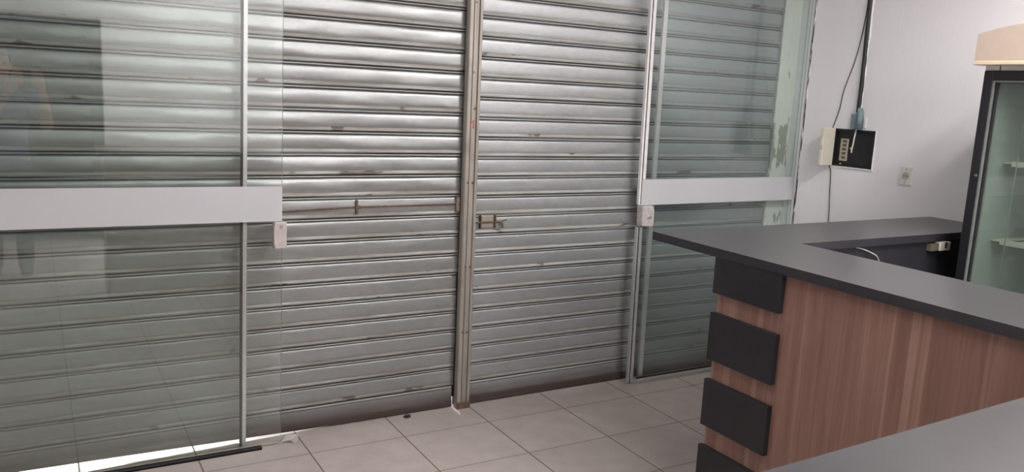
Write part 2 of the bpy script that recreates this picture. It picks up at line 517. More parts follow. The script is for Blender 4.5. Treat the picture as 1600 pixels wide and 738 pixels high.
bm = B(); box(bm, -30, 30, 3.80, 40, -0.14, -0.02)
struct(obj('pavement', bm, M['pavement']))

# ------------------------------------------------------------------ roller shutters
PROFILE = [(0.0000, -0.012), (0.0022, -0.012), (0.0026, 0.003), (0.0045, 0.0058), (0.0075, 0.0052), (0.0098, 0.0015), (0.0105, -0.0060), (0.0135, -0.0065),
           (0.0150, 0.0010), (0.0200, 0.0030), (0.0300, 0.0046), (0.0450, 0.0052), (0.0600, 0.0046), (0.0720, 0.0030), (0.0765, 0.0012),
           (0.0790, 0.0004), (0.0825, 0.0036), (0.0890, 0.0050), (0.0940, 0.0052), (0.0948, -0.012), (0.0974, -0.012)]

def curtain(x0, x1, seam0, pitch, nslats, seed, ragged_right, dent, flat=1.0):
    bm = B()
    step = 0.03
    nx = int((x1 - x0) / step)
    sc = pitch / 0.0974
    for k in range(nslats):
        top = seam0 + pitch * (k + 1)
        end = x1 - (ragged_right * (0.5 + 0.5 * noise.noise(Vector((k * 3.7, seed, 0)))))
        rows = []
        for u, pr in PROFILE:
            row = []
            for i in range(nx + 1):
                x = x0 + (end - x0) * i / nx
                w = noise.noise(Vector((x * 7.0, k * 5.1 + seed, u * 25))) * dent
                w += noise.noise(Vector((x * 1.6, k * 9.3 + seed, 0))) * 0.0012
                sag = 0.0012 * noise.noise(Vector((x * 1.1, k * 0.9, seed + 3)))
                face = (1.0 if top > 1.15 else 0.6) if 0.018 < u < 0.08 else 0.25
                fl_ = flat if top > 1.15 else min(flat, 0.45)
                bulge = 0.0012 + (pr - 0.0012) * fl_ if 0.014 < u < 0.077 else pr
                row.append(bm.verts.new((x, YS - bulge - w * face, top - u * sc + sag)))
            rows.append(row)
        for a, b in zip(rows[:-1], rows[1:]):
            for i in range(nx):
                bm.faces.new((a[i], a[i + 1], b[i + 1], b[i])).smooth = True
        # end cap
        e = [r[-1] for r in rows]
        back = [bm.verts.new((v.co.x, YS + 0.010, v.co.z)) for v in e]
        for i in range(len(e) - 1):
            bm.faces.new((e[i], e[i + 1], back[i + 1], back[i]))
    return bm

# left shutter: its bottom hangs slightly crooked so daylight comes in underneath
def bottom_bar(x0, x1, ztop, gap, notch=None):
    """bottom slat and the angle iron below it; gap(x) is the clearance over the floor"""
    bm = B()
    nx = 40
    prof = [(0.0, -0.008), (0.003, 0.003), (0.010, 0.005), (0.02, 0.006), (0.05, 0.006), (0.07, 0.005), (0.074, 0.008), (0.082, 0.010)]
    rows = []
    for t, pr in prof + [(None, 0.012), (None, 0.010), (None, -0.025)]:
        row = []
        for i in range(nx + 1):
            x = x0 + (x1 - x0) * i / nx
            if t is None:
                z = gap(x) + (0.006 if pr == 0.012 else 0.0)
            else:
                z = max(ztop - t, gap(x) + 0.008 + (0.09 - t) * 0.02)
            row.append(bm.verts.new((x, YS - pr, z)))
        rows.append(row)
    for a, b in zip(rows[:-1], rows[1:]):
        for i in range(nx):
            bm.faces.new((a[i], a[i + 1], b[i + 1], b[i])).smooth = True
    # back face
    r = [bm.verts.new((v.co.x, YS + 0.025, ztop)) for v in rows[0]]
    for i in range(nx):
        bm.faces.new((rows[-1][i], rows[-1][i + 1], r[i + 1], r[i]))
        bm.faces.new((r[i], r[i + 1], rows[0][i + 1], rows[0][i]))
    return bm

gapL = lambda x: max(0.004, 0.024 * (1.55 - x) / 1.55)
gapR = lambda x: 0.002
sh = thing('roller_shutter', 'grey galvanised roller shutter left of the steel post, crossed by a rusty lock bar', 'shutter', (0.1, YS, 0))
obj('curtain', curtain(XL + 0.02, 1.828, ZL, PL_, 23, 1.0, 0.012, 0.0028), M['slat_left'], sh)
obj('bottom_rail', bottom_bar(XL + 0.02, 1.813, ZL, gapL), M['slat_left'], sh)
# lock bar across the eleventh slat with two guide brackets
bm = B(); tube(bm, [(-1.2, YS - 0.0085, 1.032), (0.3, YS - 0.0085, 1.042), (0.94, YS - 0.0085, 1.047), (1.28, YS - 0.0085, 1.059), (1.815, YS - 0.0085, 1.060)], 0.0042, 8)
obj('lock_bar', bm, M['rust'], sh, label='thin rusty lock bar')
for x, w, z0, z1 in ((1.286, 0.005, 1.026, 1.092), (1.806, 0.010, 1.024, 1.098)):
    bm = B(); box(bm, x - w, x + w, YS - 0.016, YS - 0.004, z0, z1, bevel=0.0015)
    br = obj('bracket', bm, M['rust'] if w < 0.008 else M['bolt_steel'], sh, label='rusty bracket of the lock bar')
    bm = B(); box(bm, x + 0.002, x + 0.020 if w < 0.008 else x + w, YS - 0.018, YS - 0.006, 1.052, 1.066, bevel=0.002)
    obj('catch', bm, M['rust'], br)

sh = thing('roller_shutter', 'grey galvanised roller shutter right of the steel post, with a short bent slide bolt', 'shutter', (2.9, YS, 0))
obj('curtain', curtain(1.862, 3.953, ZR, PR_, 23, 9.0, 0.0, 0.0009, 0.5), M['slat_right'], sh)
obj('bottom_rail', bottom_bar(1.862, 3.953, ZR, gapR), M['slat_right'], sh)
# slide bolt
bt = B(); tube(bt, spline([(1.895, YS - 0.016, 0.964), (1.98, YS - 0.016, 0.965), (2.035, YS - 0.016, 0.966), (2.058, YS - 0.018, 0.958), (2.062, YS - 0.020, 0.934)], 5), 0.0050, 8)
bolt = obj('slide_bolt', bt, M['rust'], sh, label='short rusty slide bolt with bent end')
for x in (1.935, 2.018):
    bm = B(); box(bm, x - 0.003, x + 0.003, YS - 0.024, YS - 0.004, 0.934, 1.000, bevel=0.001)
    obj('bracket', bm, M['rust'], bolt)
bm = B(); box(bm, 1.94, 2.015, YS - 0.0105, YS - 0.0050, 0.936, 0.996, bevel=0.001)
obj('bolt_plate', bm, M['post'], bolt)
bm = B(); tube(bm, spline([(2.045, YS - 0.012, 0.964), (2.075, YS - 0.010, 0.970), (2.09, YS - 0.009, 0.972)], 4), [0.003] * 9, 6)
obj('bolt_tail', bm, M['rust'], bolt)

# the post between the two shutters
po = thing('guide_post', 'stained steel guide post between the two roller shutters, with a red 1', 'post', (1.852, 3.60, 0))
bm = B()
q = [(1.813, 3.600), (1.815, 3.584), (1.819, 3.580), (1.833, 3.580), (1.836, 3.590), (1.840, 3.590), (1.842, 3.584), (1.862, 3.584), (1.864, 3.590), (1.868, 3.590),
     (1.871, 3.580), (1.882, 3.580), (1.886, 3.584), (1.888, 3.600), (1.888, 3.614), (1.813, 3.614)]
dxy = -0.0035
q = [(x, y) for x, y in q]
A = [bm.verts.new((x + 0.012, y, 0.0)) for x, y in q]; Bt = [bm.verts.new((x - 0.002, y, 2.36)) for x, y in q]
bm.faces.new(A); bm.faces.new(Bt[::-1])
for i in range(len(q)):
    bm.faces.new((A[i], Bt[i], Bt[(i + 1) % len(q)], A[(i + 1) % len(q)]))
obj('face_channel', bm, M['post'], po)
bm = B(); box(bm, 1.838, 1.858, 3.614, 3.66, 0.0, 2.36); box(bm, 1.79, 1.92, 3.655, 3.670, 0.042, 2.36)
obj('back_flange', bm, M['dark_steel'], po)
bm = B(); box(bm, 1.826, 1.898, 3.572, 3.582, 0.0, 0.035, bevel=0.002)
obj('rusty_foot', bm, M['rust'], po)
for x, z in ((1.851, 2.03), (1.850, 1.704), (1.862, 1.531), (1.838, 1.17), (1.866, 1.17), (1.843, 0.746), (1.871, 0.744), (1.842, 0.408), (1.868, 0.405)):
    bm = B(); disc(bm, (x, 3.590, z), 0.006, -0.010, (0, 1, 0), 10)
    obj('bolt_head', bm, M['rust'] if z < 1.6 else M['bolt_steel'], po)
bm = B()
prism(bm, [(1.854, 1.441), (1.859, 1.441), (1.859, 1.475), (1.854, 1.475)], 3.5836, 3.5830)
prism(bm, [(1.854, 1.475), (1.854, 1.468), (1.847, 1.461), (1.845, 1.464)], 3.5836, 3.5830)
prism(bm, [(1.850, 1.441), (1.850, 1.437), (1.863, 1.437), (1.863, 1.441)], 3.5836, 3.5830)
obj('painted_numeral', bm, M['red_paint'], po, label='red numeral 1 painted on the post')

# ------------------------------------------------------------------ glass doors
def pane(x0, x1, y0, y1, z0, z1, s0, s1, mat, parent):
    """upright pane whose left and right edges may lean (slopes s0, s1)"""
    bm = B()
    vs = []
    for x, s in ((x0, s0), (x1, s1)):
        for y in (y0, y1):
            for z in (z0, z1):
                vs.append(bm.verts.new((x + s * z, y, z)))
    for n, qd in enumerate([(0, 1, 3, 2), (4, 6, 7, 5), (0, 4, 5, 1), (2, 3, 7, 6), (0, 2, 6, 4), (1, 5, 7, 3)]):
        bm.faces.new([vs[i] for i in qd]).material_index = {2: 0, 3: 0, 4: 2}.get(n, 1)
    return obj('glass_pane', bm, [mat, M['glass_edge'], M['glass_edge_low']], parent)

# fixed panel on the left, with its aluminium edge strip
d = thing('fixed_glass_panel', 'fixed glass panel on the left behind the sliding door, with bright metal edge strip', 'glass panel', (-0.3, 3.559, 0))
pane(XL + 0.01, 0.748, 3.555, 3.563, 0.012, 2.36, 0, 0.0108, M['glass_left'], d)
boxobj('edge_strip', (0.748, 0.764, 3.552, 3.566, 0.006, 2.36), M['aluminium'], d, slope=0.0108)
boxobj('edge_gasket', (0.738, 0.748, 3.5535, 3.5645, 0.006, 2.36), M['gasket'], d, slope=0.0108)
# sliding door on the left
d = thing('sliding_glass_door', 'left sliding glass door with a white frosted band and a pinkish grey lock', 'glass door', (-0.3, 3.524, 0))
pane(XL + 0.03, 0.911, 3.520, 3.528, 0.010, 2.352, 0, 0.0050, M['glass_left'], d)
bm = B(); prism(bm, [(XL + 0.03, 1.0275), (0.9155, 1.0235), (0.9165, 1.174), (XL + 0.03, 1.186)], 3.5175, 3.5199)
obj('frosted_band', bm, M['frost'], d)
bm = B()
# lock body: rectangular to the right, bulging on the left
pts = [(0.930, 0.908), (0.930, 1.022), (0.880, 1.022), (0.8765, 1.000), (0.8755, 0.965), (0.8770, 0.926), (0.881, 0.906)]
prism(bm, pts, 3.494, 3.540)
bmesh.ops.bevel(bm, geom=bm.edges[:], offset=0.003, segments=2, affect='EDGES', profile=0.5)
lk = obj('lock', bm, M['lock'], d, label='pinkish grey lock casting')
for z in (1.002, 0.926):
    bm = B(); disc(bm, (0.905, 3.496, z), 0.0075, -0.0045, (0, 1, 0), 14)
    obj('screw', bm, M['screw'] if z > 0.95 else M['lock'], lk)
# fixed panel on the right
d = thing('fixed_glass_panel', 'fixed green glass panel on the right behind the sliding door, ending in a slim strip', 'glass panel', (3.5, 3.569, 0))
pane(2.996, XW - 0.002, 3.565, 3.573, 0.020, 2.36, -0.0101, 0, M['glass_right'], d)
boxobj('edge_strip', (2.994, 3.022, 3.562, 3.576, 0.016, 2.36), M['aluminium'], d, slope=-0.0101)
# sliding door on the right
d = thing('sliding_glass_door', 'right sliding glass door with frosted band, worn lock and black-and-white edge seal', 'glass door', (3.4, 3.544, 0))
pane(2.920, XW - 0.004, 3.540, 3.548, 0.020, 2.352, -0.0169, 0, M['glass_right'], d)
bm = B(); prism(bm, [(2.884, 1.0375), (XW - 0.006, 1.0425), (XW - 0.006, 1.186), (2.884, 1.181)], 3.5375, 3.5399)
obj('frosted_band', bm, M['frost'], d)
for z0, z1 in ((0.006, 0.915), (1.042, 2.352)):
    e = boxobj('edge_seal', (2.892, 2.903, 3.534, 3.552, z0, z1), M['white_alu'] if z0 > 0.5 else M['aluminium'], d, slope=-0.0169)
    boxobj('seal_gasket', (2.903, 2.911, 3.537, 3.549, z0, z1), M['gasket'], e, slope=-0.0169)
    zz0 = max(z0, 1.183) if z0 > 0.5 else z0
    boxobj('seal_cover', (2.911, 2.930, 3.533, 3.553, zz0, z1), M['white_alu'] if z0 > 0.5 else M['aluminium'], e, slope=-0.0169)
bm = B()
prism(bm, [(2.893, 0.925), (2.887, 1.034), (2.962, 1.036), (2.974, 1.010), (2.974, 0.935), (2.966, 0.918)], 3.512, 3.562)
bmesh.ops.bevel(bm, geom=bm.edges[:], offset=0.004, segments=2, affect='EDGES', profile=0.5)
lk = obj('lock', bm, M['lock_worn'], d, label='worn beige lock casting')
bm = B(); disc(bm, (2.948, 3.514, 0.972), 0.008, -0.004, (0, 1, 0), 14); box(bm, 2.925, 2.948, 3.5095, 3.5125, 0.964, 0.974, bevel=0.001)
obj('keyhole', bm, M['screw'], lk)
# floor tracks
t = thing('floor_track', 'dark floor track under the left glass door', 'floor track', (-0.3, 3.506, 0))
bm = B(); box(bm, XL + 0.02, 0.822, 3.494, 3.500, 0, 0.014, bevel=0.001); box(bm, XL + 0.02, 0.822, 3.494, 3.517, 0, 0.006)
box(bm, XL + 0.02, 0.822, 3.512, 3.517, 0, 0.014, bevel=0.001)
obj('channel', bm, M['gasket'], t)
t = thing('floor_track', 'pale aluminium floor track under the right glass door', 'floor track', (3.5, 3.525, 0))
bm = B(); box(bm, 2.935, XW - 0.002, 3.514, 3.534, 0, 0.024, bevel=0.002)
obj('rail', bm, M['aluminium'], t)
bm = B(); box(bm, 2.955, XW - 0.002, 3.5345, 3.5385, 0, 0.034)
obj('rear_strip', bm, M['gasket'], t)  # thin black strip along the back of the rail

# ------------------------------------------------------------------ L-shaped bar counter
ct = thing('bar_counter', 'L-shaped bar counter with graphite top, walnut front and black blocks at its corner', 'counter', (2.43, 1.75, 0))
ZT, TH = 1.078, 0.034
bm = B()
L_ = [(2.215, 0.865), (2.650, 0.865), (2.650, 2.220), (XW - 0.001, 2.220), (XW - 0.001, 2.617), (2.215, 2.617)]
A = [bm.verts.new((x, y, ZT - TH)) for x, y in L_]; T = [bm.verts.new((x, y, ZT)) for x, y in L_]
bm.faces.new(A[::-1]).material_index = 1; bm.faces.new(T).material_index = 0
for i in range(6):
    bm.faces.new((A[i], A[(i + 1) % 6], T[(i + 1) % 6], T[i])).material_index = 1
obj('countertop', bm, [M['top'], M['top_edge']], ct)
# walnut front of the long arm
bm = B(); box(bm, 2.238, 2.256, 0.90, 1.928, 0.0, ZT - TH)
obj('front_panel', bm, M['walnut'], ct, label='walnut front panel with upright grain')
bm = B(); box(bm, 2.240, 2.258, 1.9285, 2.238, 0.0, ZT - TH)
obj('corner_panel', bm, M['walnut'], ct, label='walnut strip showing between the black blocks')
for z0, z1 in ((0.905, ZT - TH), (0.643, 0.828), (0.376, 0.563), (0.108, 0.292)):
    bm = B(); box(bm, 2.217, 2.2395, 1.922, 2.247, z0, z1, bevel=0.0015)
    obj('block', bm, M['black_board'], ct, label='black block standing proud of the walnut')
bm = B(); box(bm, 2.2385, 2.2595, 1.915, 2.2375, 0.0, 0.06)
obj('plinth', bm, M['black_board'], ct)
# inner side and the board carrying the short arm
bm = B(); box(bm, 2.600, 2.618, 0.90, 2.236, 0.0, ZT - TH)
obj('inner_panel', bm, M['dark_board'], ct)
bm = B(); box(bm, 2.2585, XW - 0.001, 2.238, 2.256, 0.0, ZT - TH)
obj('support_board', bm, M['dark_board'], ct, label='dark board under the short arm')
bm = B(); box(bm, 2.262, 2.598, 0.90, 0.918, 0.0, ZT - TH)
obj('end_panel', bm, M['walnut'], ct)
# outlet box and loose wire on that board
o = thing('surface_outlet', 'small cream outlet box under the far arm of the bar counter', 'outlet', (3.57, 2.236, 1.0))
bm = B(); box(bm, 3.565, 3.640, 2.205, 2.237, 1.000, 1.040, bevel=0.003)
obj('cover', bm, M['outlet'], o)
bm = B(); box(bm, 3.505, 3.564, 2.213, 2.237, 1.000, 1.034, bevel=0.002)
obj('back_box', bm, M['dark_olive'], o)
bm = B(); box(bm, 3.594, 3.612, 2.2035, 2.206, 1.012, 1.040, bevel=0.001)
obj('socket', bm, M['outlet_dark'], o)
bm = B(); tube(bm, spline([(3.01, 2.2345, 1.040), (3.05, 2.230, 1.032), (3.11, 2.226, 1.012), (3.155, 2.225, 0.985), (3.19, 2.226, 0.90), (3.20, 2.230, 0.70), (3.20, 2.234, 0.30), (3.20, 2.234, 0.004)], 6), 0.0024, 6)
tag(obj('loose_cable', bm, M['outlet_grey']), 'thin whitish cable hanging from the board under the bar top', 'cable')

# ------------------------------------------------------------------ near counter
t = thing('service_counter', 'low corner of a second graphite counter in front, nearest the camera', 'counter', (1.5, 0.5, 0))
t['label'] = 'second graphite counter standing in front of the walnut panel, only its top in view'
rot = math.radians(1.45)
def rz(x, y):
    dx, dy = x - 0.919, y - 0.801
    return (0.919 + dx * math.cos(rot) - dy * math.sin(rot), 0.801 + dx * math.sin(rot) + dy * math.cos(rot))
bm = B()
ring = [(0.38, 0.20), (2.20, 0.20), (2.20, 0.801), (0.38, 0.801)]
A = [bm.verts.new((*rz(x, y), ZT - TH)) for x, y in ring]; T = [bm.verts.new((*rz(x, y), ZT)) for x, y in ring]
bm.faces.new(A[::-1]).material_index = 1; bm.faces.new(T).material_index = 0
for i in range(4):
    bm.faces.new((A[i], A[(i + 1) % 4], T[(i + 1) % 4], T[i])).material_index = 1
es = [e for e in bm.edges if abs(e.verts[0].co.z - e.verts[1].co.z) < 1e-6 and e.verts[0].co.z > ZT - 0.001]
bmesh.ops.bevel(bm, geom=es, offset=0.002, segments=2, affect='EDGES')
obj('countertop', bm, [M['top'], M['top_edge']], t)
bm = B()
for (x0, y0, x1, y1) in ((0.42, 0.745, 2.17, 0.763), (0.42, 0.25, 0.438, 0.745), (2.152, 0.25, 2.17, 0.745), (0.44, 0.25, 2.15, 0.268)):
    vs = [rz(x, y) for x, y in ((x0, y0), (x1, y0), (x1, y1), (x0, y1))]
    prism(bm, vs, 0.0, ZT - TH, 'Z')
obj('body', bm, M['walnut'], t)

# ------------------------------------------------------------------ display fridge
FX, FY1, FY0, FT = 3.50, 2.083, 1.45, 1.808
f = thing('display_fridge', 'upright glass door display fridge with black frame and beige header', 'fridge', (3.8, 1.77, 0))
bm = B()
box(bm, FX + 0.055, XW - 0.02, FY1 - 0.02, FY1, 0.0, FT)
box(bm, FX + 0.055, XW - 0.02, FY0, FY0 + 0.02, 0.0, FT)
box(bm, XW - 0.04, XW - 0.02, FY0 + 0.02, FY1 - 0.02, 0.0, FT)
box(bm, FX + 0.055, XW - 0.04, FY0 + 0.02, FY1 - 0.02, FT - 0.03, FT)
box(bm, FX + 0.055, XW - 0.04, FY0 + 0.02, FY1 - 0.02, 0.0, 0.12)
obj('cabinet', bm, M['fridge_black'], f)
bm = B()
i0, i1 = FY0 + 0.021, FY1 - 0.021
box(bm, FX + 0.060, XW - 0.041, i0, i0 + 0.022, 0.121, FT - 0.031)
box(bm, XW - 0.064, XW - 0.041, i0 + 0.022, i1 - 0.022, 0.121, FT - 0.031)
box(bm, FX + 0.060, XW - 0.064, i0 + 0.022, i1 - 0.022, FT - 0.05, FT - 0.031)
box(bm, FX + 0.060, XW - 0.064, i0 + 0.022, i1 - 0.022, 0.121, 0.14)
obj('liner', bm, M['liner_shaded'], f)
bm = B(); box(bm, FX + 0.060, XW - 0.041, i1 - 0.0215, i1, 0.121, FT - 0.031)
obj('side_liner', bm, M['liner_lit'], f, label='side liner painted paler, as if lit')
# door: frame, gasket, glass, handle
dr = None
bm = B()
W = 0.043
box(bm, FX, FX + 0.05, FY1 - W, FY1, 0.10, FT - 0.0, bevel=0.005)
box(bm, FX, FX + 0.05, FY0, FY0 + W, 0.10, FT - 0.0, bevel=0.005)
box(bm, FX, FX + 0.05, FY0 + W, FY1 - W, FT - W, FT, bevel=0.003)
box(bm, FX, FX + 0.05, FY0 + W, FY1 - W, 0.10, 0.10 + W * 1.6, bevel=0.003)
dr = obj('door', bm, M['fridge_black'], f)
bm = B()
a, b_ = FY0 + W, FY1 - W
for x0, y0, y1, z0, z1 in ((FX - 0.001, b_ - 0.007, b_ + 0.001, 0.17, FT - W), (FX - 0.001, a - 0.001, a + 0.007, 0.17, FT - W)):
    box(bm, x0, x0 + 0.012, y0, y1, z0, z1, bevel=0.001)
box(bm, FX - 0.001, FX + 0.011, a, b_, FT - W - 0.006, FT - W + 0.001, bevel=0.001)
obj('gasket', bm, M['grey_gasket'], dr)
bm = B()
box(bm, FX + 0.014, FX + 0.020, b_ - 0.018, b_ - 0.008, 0.17, FT - W - 0.006)
obj('inner_bead', bm, M['gasket'], dr)
bm = B(); box(bm, FX + 0.020, FX + 0.026, a, b_, 0.165, FT - W)
obj('glass', bm, M['fridge_glass'], dr)
bm = B(); tube(bm, spline([(FX, FY0 + 0.022, 0.95), (FX - 0.04, FY0 + 0.022, 0.98), (FX - 0.04, FY0 + 0.022, 1.25), (FX, FY0 + 0.022, 1.28)], 6), 0.009, 10)
obj('handle', bm, M['fridge_black'], dr)
bm = B(); disc(bm, (FX, FY1 - 0.03, 1.365), 0.006, -0.004, (1, 0, 0), 10)
obj('frame_highlight', bm, M['grey_gasket'], dr)  # small grey disc standing in for a highlight on the door frame
# shelves inside
for z in (0.42, 0.75, 1.083, 1.425, 1.62):
    if z == 1.62:
        continue
    bm = B()
    box(bm, FX + 0.150, FX + 0.165, i0 + 0.03, 1.995, z - 0.018, z + 0.006, bevel=0.002)
    for k in range(12):
        y = i0 + 0.04 + k * (1.985 - i0 - 0.05) / 11
        tube(bm, [(FX + 0.16, y, z), (XW - 0.07, y, z)], 0.0025, 6)
    box(bm, XW - 0.075, XW - 0.066, i0 + 0.03, 1.995, z - 0.004, z + 0.004)
    for y in (i0 + 0.0235, 1.997):
        box(bm, FX + 0.155, XW - 0.066, y, min(y + 0.040, i1 - 0.0225), z - 0.006, z - 0.002)
    obj('shelf', bm, M['shelf'], f)
bm = B(); tube(bm, [(FX + 0.12, 1.955, 0.14), (FX + 0.12, 1.955, 1.60)], 0.0020, 6)
obj('thin_upright', bm, M['liner_shaded'], f)  # thin vertical rod behind the door glass
# beige illuminated-sign header with a crowned top
bm = B()
ny = 16
y0h, y1h = FY0 - 0.020, 2.096
bot, base_t, crown = 1.833, 1.952, 0.046
pts = [(y1h, bot), (y1h, base_t - 0.004)]
for i in range(ny + 1):
    y = y1h - (y1h - y0h) * i / ny
    s_ = (i / ny) * 2 - 1
    pts.append((y, base_t + crown * (1 - s_ * s_) ** 0.9))
pts += [(y0h, base_t - 0.004), (y0h, bot)]
prism(bm, pts, FX - 0.06, FX + 0.16, 'X')
hd = obj('header', bm, M['beige'], f, label='beige header box with a crowned top')
bm = B(); box(bm, FX - 0.064, FX + 0.162, y0h - 0.003, y1h + 0.003, bot - 0.006, bot + 0.010, bevel=0.003)
obj('moulding', bm, M['beige_edge'], hd)
bm = B(); box(bm, FX - 0.03, FX - 0.01, y1h - 0.026, y1h - 0.010, base_t - 0.002, base_t + 0.016, bevel=0.003)
obj('clip', bm, M['cream_plastic'], hd)
bm = B(); box(bm, FX + 0.004, XW - 0.03, FY0 + 0.02, FY1 - 0.002, FT, bot - 0.006)
nk = obj('neck', bm, M['plaster'], f)
bm = B(); box(bm, FX + 0.0025, FX + 0.0050, 2.017, 2.0205, FT, bot - 0.006)
obj('neck_joint', bm, M['gasket'], nk)

# ------------------------------------------------------------------ things on the right wall
pn = thing('breaker_panel', 'black breaker panel let into the white wall, its cream cover swung open', 'electrical panel', (XW, 3.14, 1.39))
bm = B()
box(bm, XW + 0.012, XW + 0.070, PY0 + 0.002, PY1 - 0.002, PZ0 + 0.002, PZ1 - 0.002)
for y0, y1, z0, z1 in ((PY0, PY1, PZ1 - 0.010, PZ1 + 0.003), (PY0, PY1, PZ0 - 0.002, PZ0 + 0.008), (PY0 - 0.002, PY0 + 0.010, PZ0, PZ1), (PY1 - 0.008, PY1 + 0.002, PZ0, PZ1)):
    box(bm, XW - 0.004, XW + 0.012, y0, y1, z0, z1, bevel=0.0015)
obj('plate', bm, M['panel_black'], pn)
bm = B()
for i in range(26):     # ragged plaster along the bottom and near side of the recess
    y = PY0 - 0.004 + (PY1 - PY0 - 0.06) * i / 25
    w = 0.006 + 0.005 * noise.noise(Vector((y * 40, 0, 0)))
    box(bm, XW - 0.004 - w * 0.3, XW + 0.002, y - 0.006, y + 0.006, PZ0 - 0.004 - w, PZ0 - 0.002, bevel=0.001, seg=1)
for i in range(22):
    z = PZ0 + (PZ1 - PZ0) * i / 21
    w = 0.004 + 0.005 * noise.noise(Vector((3, z * 40, 0)))
    box(bm, XW - 0.003 - w * 0.3, XW + 0.002, PY0 - 0.003 - w, PY0 - 0.002, z - 0.006, z + 0.006, bevel=0.001, seg=1)
obj('plaster_edge', bm, M['plaster'], pn, label='ragged white plaster edge')
bm = B()
box(bm, 3.992, XW - 0.008, 3.268, 3.290, 1.286, 1.504, bevel=0.004)
cv = obj('cover', bm, M['cream_plastic'], pn, label='cream cover swung open')
bm = B(); box(bm, 3.985, 3.994, 3.262, 3.282, 1.385, 1.405, bevel=0.002)
obj('latch', bm, M['cream_plastic'], cv)
bm = B(); box(bm, XW + 0.004, XW + 0.013, 3.185, 3.235, 1.318, 1.446, bevel=0.001)
bk = obj('breaker_strip', bm, M['breaker'], pn, label='cream strip of breakers')
for i in range(5):
    z = 1.331 + i * 0.024
    bm = B(); box(bm, XW - 0.006, XW + 0.006, 3.193, 3.214, z, z + 0.014, bevel=0.001)
    obj('toggle', bm, M['breaker_grey'], bk)
bm = B(); disc(bm, (XW + 0.013, 3.160, 1.394), 0.007, -0.012, (1, 0, 0), 12)
obj('indicator', bm, M['yellow'], pn)
bm = B(); disc(bm, (XW + 0.013, 3.225, 1.300), 0.004, -0.008, (1, 0, 0), 10)
obj('screw', bm, M['yellow'], pn)
bm = B(); tube(bm, spline([(XW - 0.008, 3.128, 1.512), (XW - 0.012, 3.132, 1.47), (XW - 0.010, 3.139, 1.42), (XW - 0.006, 3.146, 1.388), (XW - 0.001, 3.150, 1.370)], 6), 0.0042, 8)
obj('jumper_wire', bm, M['white_cable'], pn, label='short white wire over the plate')

cd = thing('conduit', 'black conduit running down the white wall into the breaker panel', 'conduit', (XW, 3.13, 1.9))
bm = B()
path = [(XW - 0.006, 3.140, 2.795), (XW - 0.006, 3.139, 2.30), (XW - 0.007, 3.137, 2.10), (XW - 0.007, 3.133, 1.90), (XW - 0.007, 3.131, 1.75), (XW - 0.007, 3.132, 1.60)]
tube(bm, spline(path, 6), 0.0125, 10)
obj('pipe', bm, M['black_cable'], cd)
bm = B()
prev = None
for i in range(90):
    z = 1.62 + 1.15 * i / 89
    w_ = max(0.0, 0.35 + noise.noise(Vector((0, 0, z * 14))))
    y0 = 3.1205 - 0.009 * w_
    row = [bm.verts.new((XW + 0.001, y0, z)), bm.verts.new((XW - 0.0045 - 0.003 * w_, y0 + 0.004, z)), bm.verts.new((XW - 0.006, 3.126, z)), bm.verts.new((XW + 0.001, 3.130, z))]
    if prev:
        for k in range(3):
            bm.faces.new((prev[k], prev[k + 1], row[k + 1], row[k]))
    prev = row
obj('plaster_smear', bm, M['plaster'], cd, label='white plaster smears along the pipe')
bm = B()
box(bm, XW - 0.022, XW - 0.001, 3.118, 3.166, 1.506, 1.594, bevel=0.003)
fit = obj('fitting_box', bm, M['blue_pvc'], cd, label='grey blue fitting box')
bm = B()
tube(bm, [(XW - 0.020, 3.106, 1.506), (XW - 0.020, 3.106, 1.580), (XW - 0.014, 3.116, 1.625)], [0.018, 0.018, 0.014], 12)
obj('collar', bm, M['blue_pvc'], fit)
bm = B(); box(bm, XW - 0.006, XW + 0.001, 3.072, 3.092, 1.515, 1.575, bevel=0.003)
obj('plaster_patch', bm, M['plaster'], cd)

bm = B()
wp = [(XW - 0.004, 3.160, 2.79), (XW - 0.004, 3.158, 2.30), (XW - 0.004, 3.160, 2.15), (XW - 0.004, 3.188, 1.928), (XW - 0.004, 3.247, 1.729), (XW - 0.004, 3.264, 1.617), (XW - 0.004, 3.293, 1.515),
      (XW - 0.012, 3.283, 1.50), (XW - 0.012, 3.291, 1.28), (XW - 0.004, 3.276, 1.25), (XW - 0.004, 3.266, 1.127), (XW - 0.004, 3.251, 0.951), (XW - 0.004, 3.245, 0.60), (XW - 0.004, 3.24, 0.02)]
wp[7] = (XW - 0.006, 3.299, 1.47); wp[8] = (XW - 0.006, 3.299, 1.31)
tube(bm, spline(wp, 6), 0.0024, 6)
tag(obj('thin_wire', bm, M['black_cable']), 'thin black wire bowing down the white wall past the open panel cover', 'wire')

ou = thing('wall_outlet', 'ivory wall outlet on the white wall between the breaker panel and the fridge', 'outlet', (XW, 2.785, 1.276))
bm = B(); box(bm, XW - 0.008, XW, 2.748, 2.822, 1.226, 1.326, bevel=0.003)
obj('plate', bm, M['outlet'], ou)
bm = B(); disc(bm, (XW - 0.008, 2.785, 1.276), 0.021, -0.003, (1, 0, 0), 20)
so = obj('socket', bm, M['outlet_grey'], ou)
bm = B()
for y in (2.777, 2.793):
    disc(bm, (XW - 0.0105, y, 1.276), 0.0035, -0.001, (1, 0, 0), 8)
obj('pin_hole', bm, M['outlet_dark'], so)
for z in (1.311, 1.241):
    bm = B(); disc(bm, (XW - 0.0075, 2.785, z), 0.0045, -0.0015, (1, 0, 0), 10)
    obj('screw', bm, M['screw'], ou)

